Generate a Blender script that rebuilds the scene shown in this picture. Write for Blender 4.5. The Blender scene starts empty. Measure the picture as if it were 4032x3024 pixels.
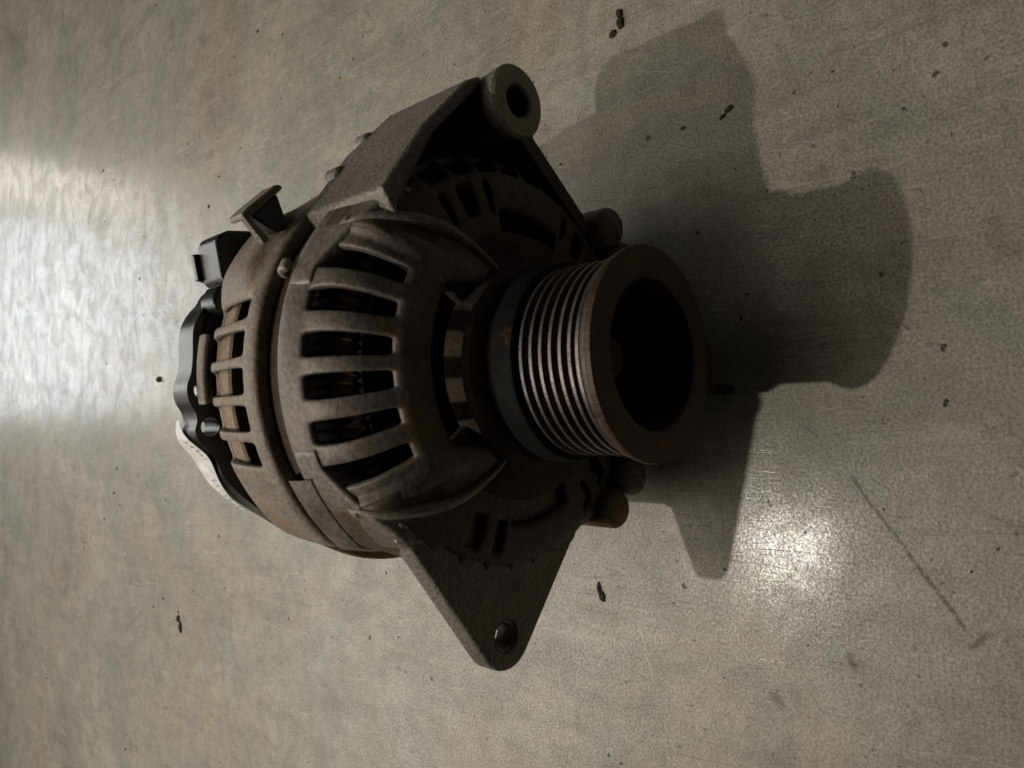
import bpy, bmesh, math, random
from mathutils import Vector, Matrix
from math import sin, cos, pi, radians
random.seed(7)
S = bpy.context.scene
C = S.collection

# ------------------------------------------------------------------ camera
H = 85.0                                   # height of the alternator axis above the floor, mm
cam_d = bpy.data.cameras.new('camera'); cam = bpy.data.objects.new('camera', cam_d); C.objects.link(cam)
Rm = Matrix(((-0.03859, 0.99864, -0.03507), (-0.73906, -0.05214, -0.67162), (-0.67253, 0.0, 0.74007)))
# columns = camera axes in the world
cam.matrix_world = Matrix.Translation(Vector((-16.028, -123.428, 289.385)) / 1000) @ Rm.to_4x4()
cam_d.sensor_width = 36; cam_d.lens = 26.0
cam_d.clip_start = 0.01; cam_d.clip_end = 60
cam_d.dof.use_dof = True; cam_d.dof.focus_distance = 0.345; cam_d.dof.aperture_fstop = 26.0
S.camera = cam
# ------------------------------------------------------------------ world and lamps
w = bpy.data.worlds.new('World'); S.world = w; w.use_nodes = True
bg = w.node_tree.nodes['Background']; bg.inputs[0].default_value = (1.0, .96, .9, 1); bg.inputs[1].default_value = 0.0025
S.view_settings.view_transform = 'Standard'; S.view_settings.look = 'None'
S.view_settings.exposure = 0; S.view_settings.gamma = 1

def lamp(name, kind, loc, energy, col, aim=None, size=None, size_y=None, spread=None):
    d = bpy.data.lights.new(name, kind); o = bpy.data.objects.new(name, d); C.objects.link(o)
    d.energy = energy; d.color = col; o.location = loc
    if aim is not None:
        o.rotation_euler = (Vector(aim) - Vector(loc)).to_track_quat('-Z', 'Y').to_euler()
    if kind == 'AREA':
        d.shape = 'RECTANGLE'; d.size = size; d.size_y = size_y
        if spread: d.spread = spread
    elif size: d.shadow_soft_size = size
    return o
wl = lamp('work_lamp', 'SPOT', (-.276, .39, .965), 15.6, (1, .945, .82), aim=(-.04, .55, 0), size=.009)
wl.data.spot_size = radians(108); wl.data.spot_blend = 1
lamp('doorway_light', 'AREA', (.47, 3.6, 1.02), 13.5, (.9, .955, 1), aim=(.05, 0, .3), size=.86, size_y=.95)
lamp('doorway_side_light', 'AREA', (1.06, 3.6, .95), 2.6, (1, .94, .84), aim=(.05, 0, .3), size=.2, size_y=.8)
lamp('ceiling_light', 'AREA', (-.5, 2.8, 2.5), 54, (1, .935, .83), aim=(0, .3, 0), size=3, size_y=1.8)
lamp('overhead_light', 'AREA', (.1, .85, 2.5), 10.5, (1, .90, .76), aim=(.1, .85, 0), size=2.6, size_y=1.7)

# ------------------------------------------------------------------ helpers
def L(s, u, v): return Vector((u, -s, v + H)) / 1000        # s along the shaft to the pulley, u side, v up
def LP(s, r, deg):
    t = radians(deg); return L(s, r * cos(t), r * sin(t))
def link(name, bm, mat, parent=None, smooth=True, bevel=0, subsurf=0, solid=0, angle=35):
    me = bpy.data.meshes.new(name)
    bmesh.ops.remove_doubles(bm, verts=bm.verts[:], dist=1e-6)
    bm.to_mesh(me); bm.free()
    o = bpy.data.objects.new(name, me); C.objects.link(o)
    if not isinstance(mat, (list, tuple)): mat = [mat]
    for m in mat: me.materials.append(m)
    for p in me.polygons: p.use_smooth = smooth
    if parent: o.parent = parent
    if solid:
        m = o.modifiers.new('solid', 'SOLIDIFY'); m.thickness = solid / 1000; m.offset = -1
    if bevel:
        m = o.modifiers.new('bevel', 'BEVEL'); m.width = bevel / 1000; m.segments = 3; m.limit_method = 'ANGLE'; m.angle_limit = radians(angle)
    if subsurf:
        m = o.modifiers.new('sub', 'SUBSURF'); m.levels = subsurf; m.render_levels = subsurf
    if smooth and not subsurf:
        m = o.modifiers.new('wn', 'WEIGHTED_NORMAL')
        m.keep_sharp = True
        me.set_sharp_from_angle(angle=radians(angle))
    return o
def lathe(bm, prof, thetas, closed=True, skip=None, mi=0, mod=None):
    rows = []
    for (s, r) in prof:
        row = []
        for t in thetas:
            rr, ss = r, s
            if mod: ss, rr = mod(s, r, t)
            row.append(bm.verts.new(LP(ss, rr, t)))
        rows.append(row)
    n = len(thetas)
    for i in range(len(prof) - 1):
        for j in range(n if closed else n - 1):
            k = (j + 1) % n
            if skip and skip(i, j): continue
            f = bm.faces.new((rows[i][j], rows[i + 1][j], rows[i + 1][k], rows[i][k])); f.material_index = mi
    return rows
def cap_ring(bm, row): bm.faces.new(row)
def prism(bm, pts, s0, s1, holes=(), mi=0):
    # outline pts [(u,v)], between s0 and s1 ; holes = lists of (u,v)
    loops = [pts] + list(holes)
    for s in (s0, s1):
        pass
    vs0, es = [], []
    for lp in loops:
        a = [bm.verts.new(L(s0, *p)) for p in lp]; vs0.append(a)
        es += [bm.edges.new((a[i], a[(i + 1) % len(a)])) for i in range(len(a))]
    g = bmesh.ops.triangle_fill(bm, edges=es, use_beauty=True)
    fs = [f for f in g['geom'] if isinstance(f, bmesh.types.BMFace)]
    d = L(s1, 0, 0) - L(s0, 0, 0)
    r = bmesh.ops.extrude_face_region(bm, geom=fs)
    bmesh.ops.translate(bm, vec=d, verts=[x for x in r['geom'] if isinstance(x, bmesh.types.BMVert)])
    for f in bm.faces: f.material_index = mi if f.material_index == 0 else f.material_index
    bmesh.ops.recalc_face_normals(bm, faces=bm.faces[:])
def circle(cu, cv, r, n=24, a0=0, a1=360):
    full = abs(a1 - a0) >= 360
    m = n if full else n + 1
    return [(cu + r * cos(radians(a0 + (a1 - a0) * i / n)), cv + r * sin(radians(a0 + (a1 - a0) * i / n))) for i in range(m)]
def tube(bm, pts, rad, n=10):
    # pts world vectors; rad number or list
    rings = []
    up = Vector((.3, .2, .93))
    for i, p in enumerate(pts):
        t = (pts[min(i + 1, len(pts) - 1)] - pts[max(i - 1, 0)]).normalized()
        a = t.cross(up).normalized(); b = t.cross(a)
        r = (rad[i] if isinstance(rad, (list, tuple)) else rad) / 1000
        rings.append([bm.verts.new(p + (a * cos(2 * pi * k / n) + b * sin(2 * pi * k / n)) * r) for k in range(n)])
    for i in range(len(rings) - 1):
        for k in range(n):
            bm.faces.new((rings[i][k], rings[i][(k + 1) % n], rings[i + 1][(k + 1) % n], rings[i + 1][k]))
    bm.faces.new(rings[0][::-1]); bm.faces.new(rings[-1])
def capsule(bm, s0, s1, u, v, r, n=20, dome=.55):
    # solid boss along the shaft direction with a rounded front end
    prof = [(s0, r)] + [(s1 - r * dome + r * dome * sin(k * pi / 10), r * max(cos(k * pi / 10), .02)) for k in range(6)]
    rows = []
    for s, rr in prof:
        rows.append([bm.verts.new(L(s, u + rr * cos(2 * pi * k / n), v + rr * sin(2 * pi * k / n))) for k in range(n)])
    for i in range(len(rows) - 1):
        for k in range(n):
            bm.faces.new((rows[i][k], rows[i][(k + 1) % n], rows[i + 1][(k + 1) % n], rows[i + 1][k]))
    bm.faces.new(rows[0]); bm.faces.new(rows[-1])
    bmesh.ops.recalc_face_normals(bm, faces=bm.faces[:])
def frange(a, b, st):
    n = int(round((b - a) / st)); return [a + (b - a) * i / n for i in range(n + 1)]

# ------------------------------------------------------------------ materials
def M(name):
    m = bpy.data.materials.new(name); m.use_nodes = True
    nt = m.node_tree; b = nt.nodes['Principled BSDF']
    def N(t, **kw):
        n = nt.nodes.new(t)
        for k, v in kw.items():
            if hasattr(n, k): setattr(n, k, v)
            else: n.inputs[k].default_value = v
        return n
    def K(a, b_): nt.links.new(a, b_)
    return m, nt, b, N, K
def ramp(N, stops, interp='LINEAR'):
    r = N('ShaderNodeValToRGB'); cr = r.color_ramp; cr.interpolation = interp
    while len(cr.elements) < len(stops): cr.elements.new(.5)
    for e, (p, c) in zip(cr.elements, stops):
        e.position = p; e.color = (c, c, c, 1) if isinstance(c, (int, float)) else (*c, 1)
    return r
def metal_mat(name, c0, c1, c2, rough=(.45, .75), metallic=.35, scale=60, bump=.25, rust=None, edge=None):
    m, nt, b, N, K = M(name)
    tc = N('ShaderNodeTexCoord')
    n1 = N('ShaderNodeTexNoise', Scale=scale, Detail=8, Roughness=.65); K(tc.outputs['Object'], n1.inputs['Vector'])
    n2 = N('ShaderNodeTexNoise', Scale=scale * 9, Detail=4); K(tc.outputs['Object'], n2.inputs['Vector'])
    r1 = ramp(N, [(.3, c0), (.5, c1), (.72, c2)]); K(n1.outputs['Fac'], r1.inputs[0])
    col = r1.outputs[0]
    r2 = ramp(N, [(.35, .62), (.6, 1.12)]); K(n2.outputs['Fac'], r2.inputs[0])
    mx = N('ShaderNodeMix', data_type='RGBA', blend_type='MULTIPLY'); mx.inputs[0].default_value = .8
    K(col, mx.inputs[6]); K(r2.outputs[0], mx.inputs[7]); col = mx.outputs[2]
    if rust:
        n3 = N('ShaderNodeTexNoise', Scale=scale * .55, Detail=6, Roughness=.7); K(tc.outputs['Object'], n3.inputs['Vector'])
        r3 = ramp(N, [(rust[1], 0), (rust[1] + .12, 1)]); K(n3.outputs['Fac'], r3.inputs[0])
        mx2 = N('ShaderNodeMix', data_type='RGBA'); K(r3.outputs[0], mx2.inputs[0]); K(col, mx2.inputs[6]); mx2.inputs[7].default_value = (*rust[0], 1)
        col = mx2.outputs[2]
    if edge:
        ge = N('ShaderNodeNewGeometry'); re = ramp(N, [(.515, 0), (.60, 1)]); K(ge.outputs['Pointiness'], re.inputs[0])
        me_ = N('ShaderNodeMath', operation='MULTIPLY'); K(re.outputs[0], me_.inputs[0]); K(r2.outputs[0], me_.inputs[1])
        m3 = N('ShaderNodeMix', data_type='RGBA'); K(me_.outputs[0], m3.inputs[0]); K(col, m3.inputs[6]); m3.inputs[7].default_value = (*edge, 1)
        col = m3.outputs[2]
    K(col, b.inputs['Base Color'])
    rr = N('ShaderNodeMapRange'); rr.inputs[3].default_value = rough[0]; rr.inputs[4].default_value = rough[1]
    K(n1.outputs['Fac'], rr.inputs[0]); K(rr.outputs[0], b.inputs['Roughness'])
    b.inputs['Metallic'].default_value = metallic
    if bump:
        ad = N('ShaderNodeMath', operation='ADD'); K(n1.outputs['Fac'], ad.inputs[0]); K(n2.outputs['Fac'], ad.inputs[1])
        bp = N('ShaderNodeBump', Strength=bump, Distance=.0012); K(ad.outputs[0], bp.inputs['Height']); K(bp.outputs[0], b.inputs['Normal'])
    return m
def plain(name, c, rough=.5, metallic=0, spec=.5):
    m, nt, b, N, K = M(name)
    b.inputs['Base Color'].default_value = (*c, 1); b.inputs['Roughness'].default_value = rough; b.inputs['Metallic'].default_value = metallic
    b.inputs['Specular IOR Level'].default_value = spec
    tc = N('ShaderNodeTexCoord'); n = N('ShaderNodeTexNoise', Scale=180, Detail=5); K(tc.outputs['Object'], n.inputs['Vector'])
    r = ramp(N, [(.3, tuple(x * .7 for x in c)), (.7, tuple(min(1, x * 1.2) for x in c))]); K(n.outputs['Fac'], r.inputs[0]); K(r.outputs[0], b.inputs['Base Color'])
    mr = N('ShaderNodeMapRange'); mr.inputs[3].default_value = max(.05, rough - .1); mr.inputs[4].default_value = min(1, rough + .12)
    K(n.outputs['Fac'], mr.inputs[0]); K(mr.outputs[0], b.inputs['Roughness'])
    return m
CAST = metal_mat('dirty_cast_aluminium', (.098, .08, .07), (.158, .135, .12), (.21, .185, .165), rough=(.42, .72), metallic=.3, scale=55, bump=.22, rust=((.20, .12, .065), .57), edge=(.36, .33, .3))
CASTR = metal_mat('dusty_cast_aluminium', (.15, .12, .095), (.23, .19, .155), (.30, .25, .2), rough=(.5, .8), metallic=.2, scale=70, bump=.25, rust=((.27, .17, .09), .56), edge=(.4, .36, .32))
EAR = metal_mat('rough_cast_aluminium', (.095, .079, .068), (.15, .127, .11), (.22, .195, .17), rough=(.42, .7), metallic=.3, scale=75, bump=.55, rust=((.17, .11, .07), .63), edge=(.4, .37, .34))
STEEL = metal_mat('rusty_pulley_steel', (.05, .03, .022), (.085, .052, .038), (.12, .075, .052), rough=(.45, .7), metallic=.5, scale=90, bump=.3, rust=((.15, .062, .02), .60))
WORN = metal_mat('worn_bright_steel', (.12, .105, .1), (.2, .175, .17), (.28, .25, .245), rough=(.36, .55), metallic=.75, scale=120, bump=.1)
LAM = metal_mat('rusty_stator_steel', (.045, .026, .018), (.075, .045, .03), (.11, .07, .048), rough=(.55, .85), metallic=.2, scale=60, bump=.3)
OILY_SHADE = metal_mat('oily_shade_brown_casting', (.055, .04, .03), (.09, .066, .05), (.125, .095, .07), rough=(.5, .75), metallic=.2, scale=60, bump=.25)  # oily brown, darkened further to paint in shade on the front-facing parts
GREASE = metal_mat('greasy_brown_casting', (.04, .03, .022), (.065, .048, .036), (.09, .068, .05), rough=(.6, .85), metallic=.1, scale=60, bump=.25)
FLG = metal_mat('black_rust_spotted_steel', (.009, .009, .008), (.014, .013, .012), (.022, .019, .016), rough=(.6, .85), metallic=0, scale=70, bump=.2, rust=((.2, .075, .02), .63))
for M_ in (FLG, GREASE): M_.node_tree.nodes['Principled BSDF'].inputs['Specular IOR Level'].default_value = .15
DARK = plain('dark_oily_iron', (.02, .018, .016), .6, .3)
COPPER = metal_mat('dull_copper_winding', (.05, .03, .018), (.09, .05, .028), (.13, .075, .04), rough=(.4, .7), metallic=.5, scale=150, bump=.3)
PLASTIC = plain('black_glossy_plastic', (.02, .02, .021), .3, 0, .6)
TAN = metal_mat('dusty_tan_inner_casting', (.16, .11, .07), (.26, .19, .125), (.34, .26, .18), rough=(.6, .9), metallic=.05, scale=80, bump=.3)
PAPER = plain('white_paper_label', (.9, .88, .86), .55)
INK = plain('grey_ink', (.25, .22, .25), .7)
DIRT = metal_mat('dry_dirt', (.025, .018, .012), (.07, .052, .036), (.2, .165, .12), rough=(.8, .95), metallic=0, scale=420, bump=.8)
CLOD = metal_mat('mixed_pale_dirt', (.03, .022, .016), (.11, .085, .06), (.4, .34, .25), rough=(.8, .95), metallic=0, scale=260, bump=.8)
GRIT = metal_mat('pale_grit', (.2, .16, .11), (.36, .31, .24), (.5, .45, .37), rough=(.7, .9), metallic=0, scale=300, bump=.4)

# floor: worn power-trowelled concrete
def floor_mat():
    m, nt, b, N, K = M('worn_concrete')
    tc = N('ShaderNodeTexCoord'); P = tc.outputs['Object']
    def noise(sc, det=6, ro=.6, vec=P, dist=0):
        n = N('ShaderNodeTexNoise', Scale=sc, Detail=det, Roughness=ro, Distortion=dist); K(vec, n.inputs['Vector']); return n.outputs['Fac']
    def mixc(fac, a, bcol, mode='MIX'):
        x = N('ShaderNodeMix', data_type='RGBA', blend_type=mode)
        for sock, val in ((0, fac), (6, a), (7, bcol)):
            if isinstance(val, (int, float)): x.inputs[sock].default_value = val
            elif isinstance(val, tuple): x.inputs[sock].default_value = (*val, 1)
            else: K(val, x.inputs[sock])
        return x.outputs[2]
    def math_(op, a, bb=None):
        x = N('ShaderNodeMath', operation=op)
        for i, v in enumerate((a, bb)):
            if v is None: continue
            if isinstance(v, (int, float)): x.inputs[i].default_value = v
            else: K(v, x.inputs[i])
        return x.outputs[0]
    def rp(fac, stops):
        r = ramp(N, stops); K(fac, r.inputs[0]); return r.outputs[0]
    base = rp(noise(8, 9, .66, dist=.7), [(.36, (.232, .212, .172)), (.46, (.29, .267, .221)), (.55, (.318, .293, .243)), (.66, (.38, .352, .296))])
    green = rp(noise(9, 7, .62, dist=1.2), [(.47, 0), (.62, 1)])
    base = mixc(math_('MULTIPLY', green, .75), base, (.232, .24, .213))
    tan = rp(noise(6.5, 6, .62, dist=.8), [(.48, 0), (.66, 1)])
    base = mixc(math_('MULTIPLY', tan, .65), base, (.335, .287, .215))
    mot = rp(noise(120, 9, .78), [(.34, .82), (.5, 1.0), (.66, 1.14)])
    base = mixc(.9, base, mot, 'MULTIPLY')
    cloud = rp(noise(40, 8, .72, dist=1.2), [(.42, .87), (.49, .98), (.53, 1.07), (.6, .95)])
    base = mixc(.9, base, cloud, 'MULTIPLY')
    trow = N('ShaderNodeMapping'); K(P, trow.inputs['Vector']); trow.inputs['Rotation'].default_value = (0, 0, .5); trow.inputs['Scale'].default_value = (70, 11, 1)
    tw = rp(noise(1, 5, .6, trow.outputs[0], .8), [(.38, .84), (.5, 1.0), (.62, 1.12)])
    base = mixc(math_('MULTIPLY', rp(noise(16, 3), [(.42, .1), (.6, 1)]), .9), base, tw, 'MULTIPLY')
    fine = rp(noise(900, 4, .6), [(.35, .58), (.5, 1.0), (.63, 1.34)])
    base = mixc(.8, base, fine, 'MULTIPLY')
    # worn pale flakes
    fl = rp(noise(340, 6, .75, dist=.6), [(.62, 0), (.72, 1)])
    base = mixc(math_('MULTIPLY', fl, .35), base, (.42, .39, .33))
    # brown rubbed-in dirt in clusters
    cl = rp(noise(26, 3, .5), [(.5, 0), (.68, 1)])
    gr = rp(noise(520, 5, .7), [(.55, 0), (.68, 1)])
    base = mixc(math_('MULTIPLY', math_('MULTIPLY', cl, gr), .6), base, (.11, .07, .045))
    # pits
    wq = N('ShaderNodeTexNoise', Scale=420, Detail=3); K(P, wq.inputs['Vector'])
    wa = N('ShaderNodeVectorMath', operation='SUBTRACT'); K(wq.outputs['Color'], wa.inputs[0]); wa.inputs[1].default_value = (.5, .5, .5)
    ws = N('ShaderNodeVectorMath', operation='SCALE'); K(wa.outputs[0], ws.inputs[0]); ws.inputs['Scale'].default_value = .0035
    wp = N('ShaderNodeVectorMath', operation='ADD'); K(ws.outputs[0], wp.inputs[0]); K(P, wp.inputs[1]); PW = wp.outputs[0]
    vo = N('ShaderNodeTexVoronoi', Scale=105, Randomness=1); K(PW, vo.inputs['Vector'])
    sel = rp(noise(60, 3, .6), [(.42, 0), (.44, 1)])
    dd = N('ShaderNodeSeparateColor'); K(vo.outputs['Color'], dd.inputs[0])
    rad = math_('MULTIPLY', math_('POWER', dd.outputs[0], 6), .16)
    pit = math_('MULTIPLY', math_('LESS_THAN', vo.outputs['Distance'], rad), sel)
    base = mixc(math_('MULTIPLY', pit, .88), base, (.03, .022, .017))
    vo2 = N('ShaderNodeTexVoronoi', Scale=310, Randomness=1); K(PW, vo2.inputs['Vector'])
    d2 = N('ShaderNodeSeparateColor'); K(vo2.outputs['Color'], d2.inputs[0])
    p2 = math_('MULTIPLY', math_('LESS_THAN', vo2.outputs['Distance'], math_('MULTIPLY', math_('POWER', d2.outputs[1], 5), .3)), rp(noise(38, 3, .6), [(.42, 0), (.5, 1)]))
    base = mixc(math_('MULTIPLY', p2, .75), base, (.06, .045, .035))
    w2 = math_('LESS_THAN', vo2.outputs['Distance'], math_('MULTIPLY', math_('POWER', d2.outputs[2], 14), .22))
    base = mixc(math_('MULTIPLY', w2, .35), base, (.55, .52, .46))
    # scratches: thin stretched noise lines in two directions
    hts = []
    for (rot, dens, seed, wd) in ((.35, 16, 3.1, .006), (-.6, 13, 8.7, .005), (1.25, 15, 15.3, .006), (2.2, 11, 21., .005)):
        mp = N('ShaderNodeMapping'); K(P, mp.inputs['Vector'])
        mp.inputs['Rotation'].default_value = (0, 0, rot); mp.inputs['Scale'].default_value = (dens * 5, dens * .55, 1); mp.inputs['Location'].default_value = (seed, seed * 2, 0)
        n = noise(1, 1.5, .5, mp.outputs[0], .25)
        a = math_('ABSOLUTE', math_('SUBTRACT', n, .5))
        ln = rp(a, [(0, 1), (wd, 0)])
        gate = rp(noise(18 + seed, 3, .6), [(.48, 0), (.58, 1)])
        s_ = math_('MULTIPLY', ln, gate); hts.append(s_)
        base = mixc(math_('MULTIPLY', s_, .6), base, (.46, .43, .37) if seed > 5 else (.13, .11, .085))
    # individual marks seen in the picture: (x0,y0,x1,y1,width mm, colour, strength)
    sx = N('ShaderNodeSeparateXYZ')
    wob = N('ShaderNodeTexNoise', Scale=160, Detail=3); K(P, wob.inputs['Vector'])
    va = N('ShaderNodeVectorMath', operation='SUBTRACT'); K(wob.outputs['Color'], va.inputs[0]); va.inputs[1].default_value = (.5, .5, .5)
    vs = N('ShaderNodeVectorMath', operation='SCALE'); K(va.outputs[0], vs.inputs[0]); vs.inputs['Scale'].default_value = .003
    vp = N('ShaderNodeVectorMath', operation='ADD'); K(vs.outputs[0], vp.inputs[0]); K(P, vp.inputs[1])
    K(vp.outputs[0], sx.inputs[0]); X, Y = sx.outputs[0], sx.outputs[1]
    def seg(x0, y0, x1, y1, wmm):
        dx, dy = x1 - x0, y1 - y0; l2 = dx * dx + dy * dy
        t = math_('ADD', math_('MULTIPLY', math_('SUBTRACT', X, x0), dx / l2), math_('MULTIPLY', math_('SUBTRACT', Y, y0), dy / l2))
        tcl = N('ShaderNodeClamp'); K(t, tcl.inputs[0]); t = tcl.outputs[0]
        ex = math_('SUBTRACT', math_('SUBTRACT', X, x0), math_('MULTIPLY', t, dx)); ey = math_('SUBTRACT', math_('SUBTRACT', Y, y0), math_('MULTIPLY', t, dy))
        d = math_('SQRT', math_('ADD', math_('MULTIPLY', ex, ex), math_('MULTIPLY', ey, ey)))
        return rp(math_('DIVIDE', d, wmm / 1000), [(.35, 1), (1, 0)])
    for (p, wmm, colr, st) in MARKS:
        k = math_('MULTIPLY', seg(*[q / 1000 for q in p], wmm), rp(noise(300, 4, .7), [(.36, .25), (.52, 1)]))
        base = mixc(math_('MULTIPLY', k, st), base, colr)
        hts.append(math_('MULTIPLY', k, .5))
    K(base, b.inputs['Base Color'])
    # gloss: burnished patches
    g1 = noise(30, 5, .65); g2 = noise(260, 5, .7)
    ro = math_('ADD', math_('MULTIPLY', g1, .18), math_('ADD', math_('MULTIPLY', g2, .2), .3))
    ro = math_('ADD', ro, math_('MULTIPLY', pit, .4))
    K(ro, b.inputs['Roughness']); b.inputs['Specular IOR Level'].default_value = .5
    K(math_('MULTIPLY', rp(noise(34, 6, .65, dist=.8), [(.4, .28), (.6, .68)]), rp(noise(900, 5, .75), [(.38, .2), (.5, .75), (.6, 1.6)])), b.inputs['Coat Weight'])
    K(math_('ADD', math_('MULTIPLY', g2, .2), .1), b.inputs['Coat Roughness'])
    h = math_('ADD', math_('MULTIPLY', noise(330, 7, .7), .5), math_('MULTIPLY', noise(1100, 3, .6), .35))
    h = math_('SUBTRACT', h, math_('MULTIPLY', pit, 1.5))
    for s_ in hts[:4]: h = math_('SUBTRACT', h, math_('MULTIPLY', s_, .25))
    bp = N('ShaderNodeBump', Strength=.5, Distance=.0006); K(h, bp.inputs['Height']); K(bp.outputs[0], b.inputs['Normal'])
    bp2 = N('ShaderNodeBump', Strength=.10, Distance=.0006); K(h, bp2.inputs['Height']); K(bp2.outputs[0], b.inputs['Coat Normal'])
    return m
MARKS = [((-46, -30, -96, -64), 1.1, (.045, .035, .022), .85),
         ((-102, -66, -97, -71), 1.6, (.05, .038, .025), .7),
         ((-27, -13, -31, -18), .8, (.08, .065, .05), .7),
         ((-119, 66, -142, 60), .5, (.5, .47, .42), .7),
         ((-158, 57, -170, 53), .5, (.12, .1, .08), .6),
         ((196, 116, 130, 44), .6, (.36, .33, .28), .6),
         ((-113, -26, -116, -27), 2.2, (.06, .045, .03), .8),
         ((-134, 4, -137, 2), 2.6, (.07, .055, .04), .7)]

# ------------------------------------------------------------------ floor
bm = bmesh.new()
vs = [bm.verts.new((x, y, 0)) for x, y in ((-6, -3), (6, -3), (6, 9), (-6, 9))]; bm.faces.new(vs)
fl = link('floor', bm, floor_mat(), smooth=False); fl['kind'] = 'structure'

# ------------------------------------------------------------------ alternator
ALT = bpy.data.objects.new('alternator', None); C.objects.link(ALT); ALT.location = (0, .08, 0); ALT.empty_display_size = .05
ALT['label'] = 'dirty old cast aluminium alternator with grooved rusty pulley lying on the concrete'; ALT['category'] = 'alternator'
bpy.context.view_layer.update()
PARTS = []
def part(name, bm, mat, parent=None, **kw):
    o = link(name, bm, mat, **kw)
    o.parent = parent or ALT
    o.matrix_parent_inverse = (parent or ALT).matrix_world.inverted() if parent is None else Matrix.Identity(4)
    if parent is not None:
        o.matrix_parent_inverse = Matrix.Identity(4)
    return o

def flank(s, r, t):
    t = t % 360
    if 138 < t < 240:
        k = min(1, (t - 138) / 14, (240 - t) / 30); r -= 10 * k * min(1, max(0, (-70 - s) / 12))
    return s, r
# ---- front bracket: band, slotted shoulder, face
bm = bmesh.new()
prof = [(-89.5, 78.5), (-89.5, 80.2), (-89, 81), (-85, 81), (-80, 79.8), (-77.6, 78.8), (-73, 77.8), (-67, 75.2), (-61.5, 71), (-57.6, 66), (-55.2, 61.6), (-53.2, 58.6), (-52.3, 55), (-52, 51), (-52.3, 48.6), (-53.4, 47)]
thd = frange(57.5, 122.5, 1.0833333)
slot0, slot1 = 5, 10
def skip(i, j):
    t = (thd[j] + thd[j + 1]) / 2
    k = round((t - 63.75) / 10.5)
    return slot0 <= i < slot1 and abs(t - (63.75 + 10.5 * k)) < 2.75 and 0 <= k <= 5
def crown(s, r, t):
    k = round((t - 69) / 10.5)
    if slot_s[0] > s: return s, r
    d = abs(t - (69 + 10.5 * k))
    return s, r + (1.0 * (1 - (d / 3.4) ** 2) if d < 3.4 and -77 < s < -58 else 0)
slot_s = (-78, -58)
rows = lathe(bm, prof, thd, closed=False, skip=skip, mod=crown)
# the ends of the slotted dome bulge, then fall into a scoop that ends at a raised lip
def spline(ctrl, n):
    pts = []
    for i in range(len(ctrl) - 1):
        p0, p1, p2, p3 = (Vector(ctrl[max(i - 1, 0)]), Vector(ctrl[i]), Vector(ctrl[i + 1]), Vector(ctrl[min(i + 2, len(ctrl) - 1)]))
        for k in range(n):
            t = k / n
            pts.append(.5 * ((2 * p1) + (p2 - p0) * t + (2 * p0 - 5 * p1 + 4 * p2 - p3) * t * t + (3 * p1 - p0 - 3 * p2 + p3) * t ** 3))
    pts.append(Vector(ctrl[-1])); return pts
LIP = spline([(-69, 45.5, 66), (-65, 46.6, 63.5), (-60.5, 47, 58), (-57, 46.6, 50), (-55, 45.5, 41), (-54.4, 42.5, 31), (-54, 37, 20), (-53, 30, 11)], 8)
def dome_end(sg):
    last = len(prof) - 1; cols = 10; grid = []
    for i in range(3, last + 1):
        s0, r0 = crown(*prof[i], 57.5)
        p0 = Vector((s0, r0 * cos(radians(57.5)), r0 * sin(radians(57.5))))
        q = ((i - 3) / (last - 3)) ** .9
        p1 = LIP[min(len(LIP) - 1, int(round(q * (len(LIP) - 1))))]
        row = []
        for c in range(cols + 1):
            f = c / cols
            p = p0.lerp(p1, f)
            amp = sin(pi * min(1, max(0, q * 1.15)))
            h = amp * (2.6 * sin(pi * min(1, f / .6)) - 3.2 * max(0, sin(pi * (f - .5) / .5)) * (f > .5)) if 0 < c < cols else 0
            rad = Vector((.45, p.y, p.z)); rad = Vector((.5, p.y / math.hypot(p.y, p.z), p.z / math.hypot(p.y, p.z))).normalized()
            p = p + rad * h
            row.append(bm.verts.new(L(p.x, sg * p.y, p.z)))
        # back side of the lip
        p = p1
        row.append(bm.verts.new(L(p.x - 3, sg * (p.y + 1.8), p.z - .5)))
        row.append(bm.verts.new(L(p.x - 9, sg * (p.y + 1.2), p.z - 2)))
        grid.append(row)
    for i in range(len(grid) - 1):
        for c in range(len(grid[0]) - 1):
            bm.faces.new((grid[i][c], grid[i + 1][c], grid[i + 1][c + 1], grid[i][c + 1]))
dome_end(1); dome_end(-1)
bmesh.ops.remove_doubles(bm, verts=bm.verts[:], dist=2e-5)
bmesh.ops.recalc_face_normals(bm, faces=bm.faces[:])
# make the normals point out
bm.faces.ensure_lookup_table()
f0 = max(bm.faces, key=lambda f: f.calc_center_median().z)
if f0.normal.z < 0: bmesh.ops.reverse_faces(bm, faces=bm.faces[:])
front = part('front_bracket', bm, CAST, solid=3.6, subsurf=2)

# band and lower shell with side vents
bm = bmesh.new()
prof2 = [(-89.5, 77.5), (-89.5, 80.2), (-89, 81), (-80, 81), (-69, 80), (-65.5, 79.2), (-61.5, 77), (-58.6, 72.5), (-57.4, 68), (-56.6, 63), (-56, 57), (-55.6, 50), (-55.4, 42), (-55.4, 34)]
thl = frange(124, 416, 2)
def skip2(i, j):
    t = (thl[j] + thl[j + 1]) / 2
    k = round((t - 150) / 10); d = abs(t - (150 + 10 * k))
    if 5 <= i < 7 and 146 < t < 394: return d < 3.1
    if i in (8, 9) and 146 < t < 394 and not (168 < t < 206 or 334 < t < 372): return abs(t - (155 + 12 * round((t - 155) / 12))) < 3.1
    if 10 <= i < 12: return (170 < t < 204) or (336 < t < 370) or (225 < t < 260) or (280 < t < 315)
    return False
lathe(bm, prof2, thl, closed=False, skip=skip2, mod=flank)
bmesh.ops.recalc_face_normals(bm, faces=bm.faces[:])
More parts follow.
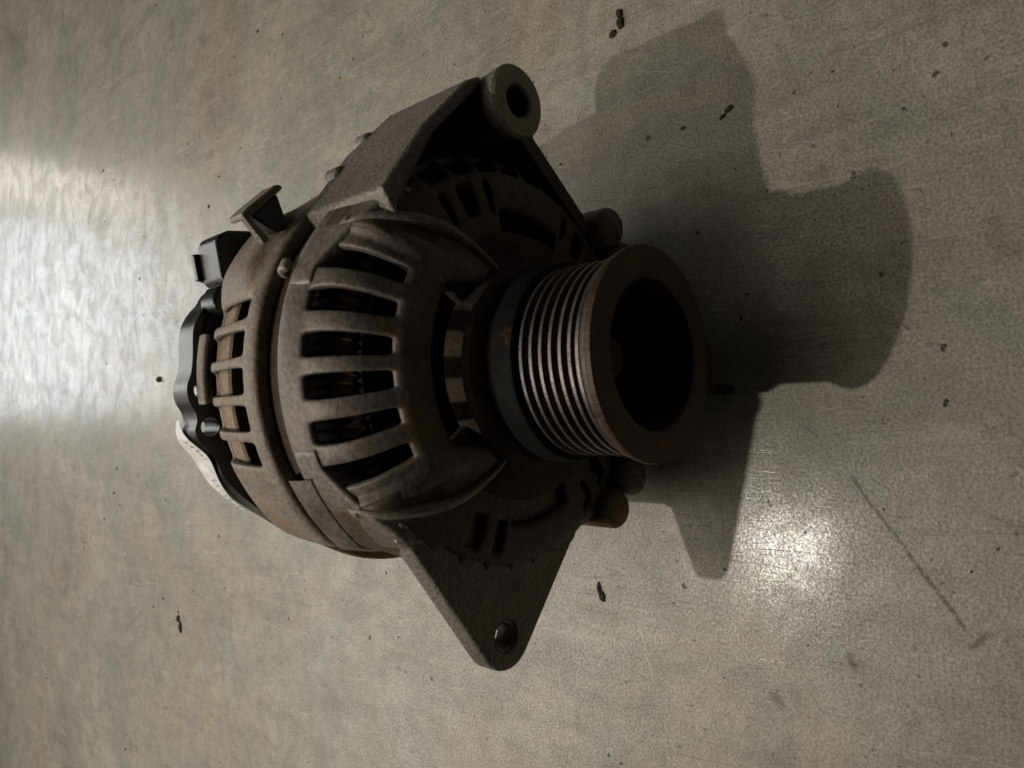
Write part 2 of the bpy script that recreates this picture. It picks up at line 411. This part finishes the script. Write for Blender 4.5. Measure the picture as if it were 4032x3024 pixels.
f0 = min(bm.faces, key=lambda f: f.calc_center_median().z)
if f0.normal.z > 0: bmesh.ops.reverse_faces(bm, faces=bm.faces[:])
lower = part('lower_vent_shell', bm, OILY_SHADE, solid=4, subsurf=2)

# hub and webs
bm = bmesh.new()
lathe(bm, [(-72, 22), (-60, 23), (-58.6, 26), (-58.2, 33), (-57.4, 34.4), (-49, 33.8), (-48.2, 32.8), (-47.8, 28.5), (-41, 28), (-41, 10)], frange(0, 355, 5))
for a0, a1 in ((-40, 46), (134, 220)):
    lathe(bm, [(-50, 33), (-53, 37), (-55, 42), (-55.5, 49)], frange(a0, a1, 4), closed=False)
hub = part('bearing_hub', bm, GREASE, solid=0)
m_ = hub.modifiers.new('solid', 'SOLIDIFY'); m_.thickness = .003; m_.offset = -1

# the band widens forward towards both ears
for sg in (1, -1):
    bm = bmesh.new(); g_ = []
    for k in range(19):
        th = 19 + k * 1.6                     # angle away from the top
        sf = min(-59.2, -77.8 + max(0, th - 24) * .95)
        tt = 90 - sg * th
        row = [(-89.2, 81.0), (-86, 81.3), (-80, 80.6)] + [(-80 + (sf + 80) * q, 80.5 - .5 * q) for q in (.5, .9)] + [(sf + .2, 79.0), (sf - .6, 74.5), (sf - 3, 70)]
        g_.append([bm.verts.new(LP(a, r, tt)) for a, r in row])
    for i in range(len(g_) - 1):
        for q in range(len(g_[0]) - 1):
            bm.faces.new((g_[i][q], g_[i + 1][q], g_[i + 1][q + 1], g_[i][q + 1]))
    bmesh.ops.recalc_face_normals(bm, faces=bm.faces[:])
    f0 = max(bm.faces, key=lambda f: f.calc_center_median().z)
    if f0.normal.z < 0: bmesh.ops.reverse_faces(bm, faces=bm.faces[:])
    part('bracket_band', bm, CAST, solid=2.5, subsurf=1)
# ridge bars along the dome ends (cast ribs)
for sg in (1, -1):
    bm = bmesh.new()
    pts = [L(p.x, sg * p.y, p.z) for p in LIP]
    tube(bm, pts, [.6 + 1.5 * sin(pi * (i + 1) / (len(pts) + 4)) for i in range(len(pts))], n=10)
    part('casting_rib', bm, CAST)
    bm = bmesh.new()
    ctrl2 = [(-62, 55.5, 58), (-61, 56.5, 53), (-61.5, 57, 47), (-62.5, 55.5, 39), (-63, 51, 30), (-62, 45, 22), (-60, 38, 13)]
    tube(bm, [L(a, sg * b, c_) for a, b, c_ in ctrl2], [1.0, 1.6, 1.9, 2.1, 2.1, 1.9, 1.5], n=10)
    part('casting_rib', bm, CAST, subsurf=1)

# lower ear with the threaded hole
bm = bmesh.new()
tip = circle(-95.8, 9.6, 13.1, 14, 122, 231)
outline = [(-46, 40), (-50, 57), (-56.5, 54.5)] + tip + [(-64.5, -34), (-60, -48), (-50, -56), (-42, -45)]
prism(bm, outline, -69, -60, holes=[circle(-96.5, 10.5, 5.6, 20)])
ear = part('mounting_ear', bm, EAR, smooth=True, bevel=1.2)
bm = bmesh.new()                                     # thread turns inside the hole
n = 18; turns = []
prof_t = []
for k in range(6): prof_t += [(-60.4 - k * 1.5, 5.6), (-60.4 - k * 1.5 - .75, 4.6)]
rws = []
for s, r in prof_t: rws.append([bm.verts.new(L(s, -96.5 + r * cos(2 * pi * k / n), 10.5 + r * sin(2 * pi * k / n))) for k in range(n)])
for i in range(len(rws) - 1):
    for k in range(n): bm.faces.new((rws[i][k], rws[i + 1][k], rws[i + 1][(k + 1) % n], rws[i][(k + 1) % n]))
part('hole_thread', bm, WORN)

# long pivot foot on the other side
bm = bmesh.new()
prism(bm, [(44, 55), (54.8, 61.6), (80, 43), (101, 22), (105, 14.5), (101, 15), (78, 38.6), (51, 55)], -103, -57.5)     # lit top wall
bv = part('pivot_foot', bm, EAR, bevel=1.6)
bm = bmesh.new()
prism(bm, [(57, 60), (101, 20), (108, 4), (104, -8), (90, -14), (60, -48), (40, -30), (44, 45)], -90, -84)      # back web
part('foot_web', bm, OILY_SHADE, bevel=1)
bm = bmesh.new()
prism(bm, [(108, 2), (104, -9), (89, -14.5), (60, -50), (55, -46), (84, -8), (97, 3)], -88, -58)               # lower wall
part('foot_wall', bm, OILY_SHADE, bevel=1.5)
bm = bmesh.new()                                                                                               # boss tube
cu, cv = 96.3, 3.5
seq = [(-104, 9), (-103, 10.5), (-70, 12.2), (-57, 12.6), (-54.6, 13.3), (-51.2, 13.5), (-50.2, 12.6), (-50.2, 6.8), (-51, 5.8), (-100, 5.6)]
rws = []
for s, r in seq: rws.append([bm.verts.new(L(s, cu + r * cos(2 * pi * k / 36), cv + r * sin(2 * pi * k / 36))) for k in range(36)])
for i in range(len(rws) - 1):
    for k in range(36): bm.faces.new((rws[i][k], rws[i + 1][k], rws[i + 1][(k + 1) % 36], rws[i][(k + 1) % 36]))
bm.faces.new(rws[-1])
bmesh.ops.recalc_face_normals(bm, faces=bm.faces[:])
boss = part('pivot_boss', bm, EAR)
bm = bmesh.new(); capsule(bm, -107, -99, 87.5, 31, 4.6); part('foot_lug', bm, EAR)
bm = bmesh.new(); capsule(bm, -103.5, -96, 70.5, 46.8, 4.4); part('foot_lug', bm, EAR)
# rounded bolt bosses under the pulley
for (u_, v_, r_, sf) in ((-59, -54, 8.2, -51), (-46.5, -65, 8.2, -49), (60, -57, 8.6, -50), (47, -66, 8, -50)):
    bm = bmesh.new(); capsule(bm, -90, sf, u_, v_, r_)
    part('bolt_boss', bm, TAN if u_ == -59 else CAST)
bm = bmesh.new(); capsule(bm, -104, -86, 0, -76.5, 8.5); part('bolt_boss', bm, CAST)
# front lug on the band beside the lower ear
bm = bmesh.new()
lathe(bm, [(-95.5, 76), (-95.5, 82.4), (-94.5, 83), (-88, 82.6), (-84, 81.6), (-82, 79)], frange(116, 150, 2), closed=False, mod=flank)
part('bracket_lug', bm, CAST, solid=0, bevel=0)
bm = bmesh.new()
lathe(bm, [(-94.5, 78), (-94, 80.6), (-92, 81.6), (-89, 81.4)], frange(64.2, 67.4, .8), closed=False); part('bracket_lug', bm, CAST, solid=3, subsurf=1)

# ---- stator, winding, rotor, fan
bm = bmesh.new()
pr = []
for k in range(13): pr += [(-104 + k * 1.4, 77.4), (-104 + k * 1.4 + .9, 77.4), (-104 + k * 1.4 + 1.0, 76.9), (-104 + k * 1.4 + 1.3, 76.9)]
lathe(bm, pr, frange(0, 357, 3), mod=flank); part('stator_core', bm, LAM, angle=80)
bm = bmesh.new()
lathe(bm, [(-92, 58), (-80, 57), (-74, 60), (-72, 64), (-75, 68), (-82, 70), (-92, 70)], frange(0, 358.5, 1.5), mod=lambda s, r, t: (s, r + (1.1 if int(t / 1.5) % 2 else -1.1)))
part('stator_winding', bm, COPPER)
bm = bmesh.new()
lathe(bm, [(-130, 20), (-128, 52), (-84, 52), (-80, 46), (-78, 12)], frange(0, 354, 6)); part('rotor', bm, DARK)
bm = bmesh.new()
for k in range(11):
    t = k * 360 / 11 + 5
    vv = [bm.verts.new(LP(s, r, t + dt)) for s, r, dt in ((-78, 40, 0), (-78, 55, 6), (-66, 54, 8), (-66, 41, 2))]
    bm.faces.new(vv)
part('cooling_fan', bm, DARK, solid=1.2, smooth=False)

# ---- pulley
bm = bmesh.new()
pr = [(-40.2, 20), (-40.2, 33.6), (-39.2, 34.9), (-32.5, 34.9), (-31.2, 34.2), (-30.6, 30)]
lathe(bm, pr, frange(0, 357, 3)); part('pulley_back_flange', bm, FLG)
bm = bmesh.new()
pr = [(-36, 29.5), (-34, 32.2), (-30.5, 32.2)]
pr += [(-30.3, 30)]
fr = [(-5.9, 34.0), (-5.0, 34.8), (-2.2, 35.1), (-.6, 34.9), (0, 34.2), (0, 25.2), (-.8, 24.3), (-1.4, 24), (-30, 22.5), (-31, 8)]
g = [(-36, 29.5), (-34.5, 31.0), (-31.2, 31.4)]
lathe(bm, g, frange(0, 357, 3))
pulley = part('pulley', bm, STEEL)
bm = bmesh.new()
pr = []
pitch = 3.78
for k in range(8):
    s0 = -31.2 + (k) * pitch * .88
    s0 = -30.9 + k * 3.6
pr = [(-31.2, 32.4)]
crest = [-28.9, -24.9, -21.0, -17.2, -13.4, -9.8, -6.9]
g2 = []
lathe_rows = []
seqs = []
last = -31.2
for ci, cs in enumerate(crest):
    seqs.append((cs - 2.2, 29.6)); seqs.append((cs - 1.6, 29.6)); seqs.append((cs - .55, 32.3)); seqs.append((cs + .55, 32.3)); seqs.append((cs + 1.3, 29.8))
rows = lathe(bm, [(-31.2, 32.4)] + seqs + [(-5.6, 30)], frange(0, 357, 3))
bm.faces.ensure_lookup_table()
prl = [(-31.2, 32.4)] + seqs + [(-5.6, 30)]
idx = 0
for f in bm.faces:
    cc = f.calc_center_median(); s_ = -cc.y * 1000; r_ = math.hypot(cc.x, cc.z - H / 1000) * 1000
    if r_ > 31.9 and s_ > -30: f.material_index = 1
grv = part('belt_groove', bm, [STEEL, WORN], parent=pulley)
bm = bmesh.new()
lathe(bm, [(-5.6, 30), (-5.2, 33.2), (-4.6, 33.9), (-2.6, 34.6)], frange(0, 357, 3), mi=1)
lathe(bm, [(-2.6, 34.6), (-1.2, 35), (-.3, 34.8), (0, 34.2), (0, 25.4), (-.4, 24.6), (-1.4, 24.2), (-30, 22.8), (-31, 8), (-31, .5)], frange(0, 357, 3))
part('pulley_rim', bm, [STEEL, WORN], parent=pulley, angle=50)
bm = bmesh.new()
hexr = [LP(-31, 11, 60 * k + 12) for k in range(6)]
v0 = [bm.verts.new(p) for p in hexr]; v1 = [bm.verts.new(LP(-21, 11, 60 * k + 12)) for k in range(6)]
for k in range(6): bm.faces.new((v0[k], v0[(k + 1) % 6], v1[(k + 1) % 6], v1[k]))
bm.faces.new(v1)
bmesh.ops.recalc_face_normals(bm, faces=bm.faces[:])
part('shaft_nut', bm, STEEL, parent=pulley, bevel=.8)
bm = bmesh.new(); lathe(bm, [(-31, 7), (-17, 7), (-16.2, 6.2), (-16.2, .3)], frange(0, 345, 15)); part('shaft_end', bm, STEEL, parent=pulley)

# ---- rear bracket
wc = [74, 83, 92, 101, 110]
ths = []
t = 0
while t < 360:
    if 70 <= t < 114: ths.append(t); t += 1
    else: ths.append(t); t += 4
ths = sorted(set(ths))
prof3 = [(-100, 77), (-100, 81), (-101, 82.6), (-104, 83), (-109, 82.8), (-112, 82.6), (-118, 82.3), (-125, 81.6), (-132, 80.8), (-137, 79.6), (-140, 77.5), (-141.4, 74), (-142, 69), (-142.5, 60)]
def mod3(s, r, t):
    if 42 < t < 69 and s < -110:
        r += 3.2 * min(1, (t - 42) / 6, (69 - t) / 3)
    if 69 <= t <= 116 and s < -110:
        r -= .6
    k = min(abs(t - x) for x in (69.5, 78.5, 87.5, 96.5, 105.5, 114.5))
    if k < 2 and s < -110: r += .8 * (1 - (k / 2) ** 2)
    return flank(s, r, t)
def skip3(i, j):
    if j + 1 >= len(ths): return False
    t = (ths[j] + ths[j + 1]) / 2
    return 4 <= i < 10 and any(abs(t - x) < 2.6 for x in wc)
bm = bmesh.new(); lathe(bm, prof3, ths, skip=skip3, mod=mod3)
bmesh.ops.recalc_face_normals(bm, faces=bm.faces[:])
f0 = max(bm.faces, key=lambda f: f.calc_center_median().z)
if f0.normal.z < 0: bmesh.ops.reverse_faces(bm, faces=bm.faces[:])
rear = part('rear_bracket', bm, CASTR, solid=3.2, subsurf=2)
bm = bmesh.new()                       # dusty inner plate behind the rear windows
lathe(bm, [(-127, 55), (-127.5, 76.5), (-128.5, 77.2), (-138, 76), (-141, 68)], frange(0, 356, 4)); part('inner_heat_sink', bm, TAN)
bm = bmesh.new(); lathe(bm, [(-141, 79.5), (-142, 80.6), (-147, 80.6), (-148, 79.6), (-148, 74)], frange(78, 97, 1), closed=False)
part('rear_rim', bm, CASTR, solid=2, subsurf=1)
# terminal clip on the side
bm = bmesh.new()
a_, b_ = Vector((49.5, 80)), Vector((63, 65.5))
dr = (b_ - a_).normalized(); nr = Vector((-dr.y, dr.x)); nr = nr if nr.y > 0 else -nr
def strip(p, q, th):
    return [tuple(p), tuple(q), tuple(q + nr * th), tuple(p + nr * th)]
outl = [tuple(a_ + nr * 2), tuple(a_ + nr * 4.2)] + [tuple(a_ + dr * 4 + nr * 4.6), tuple(b_ - dr * 2 + nr * 4.6)] + [tuple(b_ + nr * 3.6), tuple(b_ + nr * 2.2), tuple(b_ - dr * 2 + nr * 1.9), tuple(a_ + dr * 5 + nr * 1.7)]
prism(bm, outl, -115, -105.5)
clip = part('terminal_clip', bm, CASTR, bevel=.9)
bm = bmesh.new()
prism(bm, [tuple(a_ + nr * 3), tuple(a_ + dr * 2 + nr * 3), tuple(a_ + dr * 3 - nr * 8), tuple(a_ - nr * 8)], -108.4, -105.7); part('clip_leg', bm, EAR, bevel=.6)
bm = bmesh.new(); prism(bm, [tuple(a_ + dr * 3 + nr * 1.9), tuple(b_ - dr * 3 + nr * 1.9), tuple(b_ - dr * 7 - nr * 8), tuple(a_ + dr * 7 - nr * 8)], -114, -106.2); part('clip_block', bm, PLASTIC, bevel=.8)

# ---- rear cover (scalloped black cap)
out = [(36.5, 67), (33.5, 71.2), (29.5, 73.6), (26.3, 76.4), (22, 79), (17.4, 80.4), (8.8, 80.7), (2.2, 81.5), (-2.9, 83.1), (-8.1, 82.5), (-12.3, 80.2), (-15.6, 79.6), (-19.3, 80.4), (-22.6, 79.3), (-26.1, 76), (-29.2, 73.3), (-36.5, 70.2), (-42.8, 65.3), (-48.4, 59.2), (-53, 53)]
# smooth the scallops
sm = []
for i in range(len(out) - 1):
    p0, p1, p2, p3 = (Vector(out[max(i - 1, 0)]), Vector(out[i]), Vector(out[i + 1]), Vector(out[min(i + 2, len(out) - 1)]))
    for k in range(4):
        t = k / 4; q = .5 * ((2 * p1) + (p2 - p0) * t + (2 * p0 - 5 * p1 + 4 * p2 - p3) * t * t + (3 * p1 - p0 - 3 * p2 + p3) * t ** 3); sm.append((q.x, q.y))
sm.append(out[-1])
rest = [(74 * cos(radians(a)), 74 * sin(radians(a))) for a in range(140, 411, 9)]
bm = bmesh.new()
prism(bm, sm + rest, -160.5, -148.5, holes=[circle(-4.2, 77.2, 3.4, 16), circle(-18, 74.6, 3.6, 16)])
cover = part('rear_cover', bm, PLASTIC, bevel=.5, angle=50)
bm = bmesh.new(); prism(bm, circle(0, 0, 64, 60), -149, -141); part('cover_seat', bm, PLASTIC)
# connector housings at the cover's edge
bm = bmesh.new(); cn = [(36, 64), (36.2, 70.0), (37.6, 71.5), (51.5, 73.6), (54.2, 72.5), (56.6, 68.5), (58, 58), (45, 52)]
prism(bm, cn, -158, -142.5); part('connector_housing', bm, PLASTIC, bevel=1.3)
bm = bmesh.new(); prism(bm, [(38, 68), (39, 73.6), (49, 75.3), (50, 70)], -160.5, -157.8); part('connector_lid', bm, PLASTIC, bevel=.5)
bm = bmesh.new(); prism(bm, [(24, 66), (24.4, 73), (26.2, 75.8), (30, 76), (34, 74), (36.6, 70.4), (37, 62)], -152, -140.5); part('connector_housing', bm, PLASTIC, bevel=1.5)
bm = bmesh.new(); tube(bm, [L(-148.2, 26.5, 70), L(-148.2, 22.5, 75), L(-148.2, 17.5, 76.5)], .8, n=8); part('cover_rib', bm, PLASTIC)
# shipping label curling round the skirt
lab = [(-14.5, 80.3), (-19.3, 80.9), (-23.2, 79.6), (-26.8, 76.2), (-30, 73.6), (-37, 70.3), (-43.4, 65.4), (-48.8, 59.2), (-52.8, 54)]
wid = [(-160.2, -162.5), (-157.5, -163), (-153, -163.5), (-150, -164), (-149, -164), (-151.5, -163.5), (-155, -163), (-158.2, -162), (-159.8, -161)]
bm = bmesh.new(); rowsl = []
for (u_, v_), (s0, s1) in zip(lab, wid):
    k = 1 + .9 / math.hypot(u_, v_)
    rowsl.append([bm.verts.new(L(s0 + (s1 - s0) * q / 4, u_ * k, v_ * k)) for q in range(5)])
for i in range(len(rowsl) - 1):
    for q in range(4): bm.faces.new((rowsl[i][q], rowsl[i][q + 1], rowsl[i + 1][q + 1], rowsl[i + 1][q]))
bmesh.ops.recalc_face_normals(bm, faces=bm.faces[:])
label = part('paper_label', bm, PAPER, parent=cover, solid=.25, subsurf=2)
label['label'] = 'white printed paper label curling off the rear cover'
label.parent = cover

# printed characters on the label, laid on its surface
def print_text(txt, frac_s, i0, i1, size):
    n = len(txt)
    for k, ch in enumerate(txt):
        if ch == ' ': continue
        f = i0 + (i1 - i0) * (k / max(1, n - 1)); i = min(int(f), len(lab) - 2); t = f - i
        u_ = lab[i][0] * (1 - t) + lab[i + 1][0] * t; v_ = lab[i][1] * (1 - t) + lab[i + 1][1] * t
        s0 = wid[i][0] * (1 - t) + wid[i + 1][0] * t; s1 = wid[i][1] * (1 - t) + wid[i + 1][1] * t
        du = Vector((lab[i + 1][0] - lab[i][0], lab[i + 1][1] - lab[i][1])).normalized()
        nn = Vector((u_, v_)).normalized()
        kk = 1 + 1.35 / math.hypot(u_, v_)
        pos = L(s0 + (s1 - s0) * frac_s, u_ * kk, v_ * kk)
        ex = Vector((-du.x, 0, -du.y)); nz = Vector((nn.x, 0, nn.y)); nz = (nz - ex * nz.dot(ex)).normalized(); ey = nz.cross(ex)
        cu_ = bpy.data.curves.new('label_character', 'FONT'); cu_.body = ch; cu_.size = size / 1000; cu_.align_x = 'CENTER'; cu_.align_y = 'CENTER'
        cu_.extrude = .00003
        tmp = bpy.data.objects.new('tmp', cu_); C.objects.link(tmp)
        dg = bpy.context.evaluated_depsgraph_get(); me = bpy.data.meshes.new_from_object(tmp.evaluated_get(dg))
        bpy.data.objects.remove(tmp)
        o = bpy.data.objects.new('label_character', me); me.materials.clear(); me.materials.append(INK); C.objects.link(o)
        mw = Matrix((ex, ey, nz)).transposed().to_4x4(); mw.translation = pos
        o.parent = label; o.matrix_parent_inverse = Matrix.Identity(4); o.matrix_basis = ALT.matrix_world.inverted() @ mw
        CHARS.append((o, mw))
CHARS = []
print_text('(YRBA', .22, 3.9, 2.0, 2.6)
print_text('0012078', .3, 5.2, 7.3, 2.2)
# parents: every mesh above is in world coordinates, so undo the Empty's offset
bpy.context.view_layer.update()
inv = ALT.matrix_world.inverted()
for o in list(C.objects):
    if o.type == 'MESH' and o.parent is not None and o.name.split('.')[0] != 'label_character':
        o.matrix_parent_inverse = Matrix.Identity(4)
        o.matrix_basis = inv if o.parent == ALT else Matrix.Identity(4)
bpy.context.view_layer.update()
for o, mw in CHARS:
    o.matrix_parent_inverse = Matrix.Identity(4)
    o.matrix_basis = label.matrix_world.inverted() @ mw

# ------------------------------------------------------------------ crumbs on the floor
def clod(name, label, cat, blobs, mat, seed, rough=.35, group=None):
    rnd = random.Random(seed); bm = bmesh.new()
    bx = sum(b[0] for b in blobs) / len(blobs); by = sum(b[1] for b in blobs) / len(blobs)
    for (x, y, rx, ry, rz, rot) in blobs:
        r = bmesh.ops.create_icosphere(bm, subdivisions=3, radius=1)
        for v in r['verts']:
            k = 1 + rough * (rnd.random() - .5) + .25 * sin(v.co.x * 5 + seed) * sin(v.co.y * 6 + seed * 2) * sin(v.co.z * 4 + 1)
            p = Vector((v.co.x * rx * k, v.co.y * ry * k, max(v.co.z, -.35) * rz * k))
            q = Vector((p.x * cos(rot) - p.y * sin(rot), p.x * sin(rot) + p.y * cos(rot), p.z))
            v.co = Vector((x - bx + q.x, y - by + q.y, q.z + .3 * rz)) / 1000
    o = link(name, bm, mat, smooth=False); o.location = (bx / 1000, by / 1000, 0)
    o['label'] = label; o['category'] = cat
    if name == 'dirt_clod': o['group'] = 'dirt crumbs scattered on the concrete floor'
    return o
clod('dirt_clod', 'dark crumbly dirt clod on the floor right beside the pulley rim', 'dirt clod',
     [(-10.5, 22.6, 2.0, 2.4, 1.6, 0), (-11, 19.8, 2.1, 2.4, 1.8, .2), (-11.2, 16.8, 1.8, 2.0, 1.5, 0)], CLOD, 3)
clod('dirt_clod', 'dark elongated dirt crumb on the floor beside the threaded mounting ear', 'dirt clod',
     [(-102.3, 88, 2.6, 1.1, .9, .1), (-106, 86.4, 2.6, 1.5, 1.1, .25)], DIRT, 5)
clod('dirt_clod', 'brown bent dirt crumb on the floor beyond the pivot foot shadow', 'dirt clod',
     [(166.3, 62.4, 2.4, 1.4, 1.6, .2), (162, 62, 2.6, 1.6, 1.9, 0), (158.5, 66.5, 1.6, 2.0, 1.3, .5)], DIRT, 8)
clod('yellow_crumb', 'tiny yellow crumb on the floor above the pivot foot', 'crumb', [(210.5, 285, 1.2, 1.5, .8, .3)], plain('yellow_crumb', (.5, .32, .09), .7), 9)
clod('dirt_clod', 'small black speck of dirt on the pale floor beyond the rear cover', 'dirt clod', [(25, 582, 2.6, 3.6, 2.2, 0)], DIRT, 12)
clod('twig', 'thin dark twig fragment on the floor left of the threaded ear', 'twig', [(-191, 553, 3.2, 2.4, 1.5, 0), (-198, 549, 5, 2, 1.4, .15)], DIRT, 14)
clod('pebble', 'pale tiny pebble in the shadow between pivot foot and pulley', 'pebble', [(104, 33, .8, 1.0, .9, 0)], GRIT, 21)
clod('dirt_clod', 'dark flattened dirt smear in the shadow near the pulley', 'dirt clod', [(106, 11, 1.2, 2.2, .5, .5), (103.5, 14, .8, 1.6, .4, .5)], DIRT, 23)

# fine grit lying about: uncountable specks, one object
rnd = random.Random(42); bm = bmesh.new()
for k in range(420):
    if k % 3: x, y = rnd.uniform(-.42, .42), rnd.uniform(-.1, .75)
    else: x, y = rnd.gauss(.02, .12), rnd.gauss(.0, .07)
    if abs(x) < .08 and .04 < y < .17: continue
    r = (rnd.random() ** 4 * .75 + .14) / 1000 * (.62 + max(0, y) * 1.5)
    g = bmesh.ops.create_icosphere(bm, subdivisions=1, radius=r)
    sx_, sy_ = rnd.uniform(.5, 2.0), rnd.uniform(.5, 1.4)
    mi = 0 if rnd.random() < .72 else 1
    for v in g['verts']:
        v.co = Vector((x + v.co.x * sx_ * rnd.uniform(.35, 1.5), y + v.co.y * sy_ * rnd.uniform(.35, 1.5), r * .35 + v.co.z * .7))
    for v in g['verts']:
        for f in v.link_faces: f.material_index = mi
gr_ = link('floor_grit', bm, [DIRT, GRIT], smooth=False); gr_['kind'] = 'stuff'; gr_['label'] = 'tiny dark and pale grit specks scattered over the concrete floor'
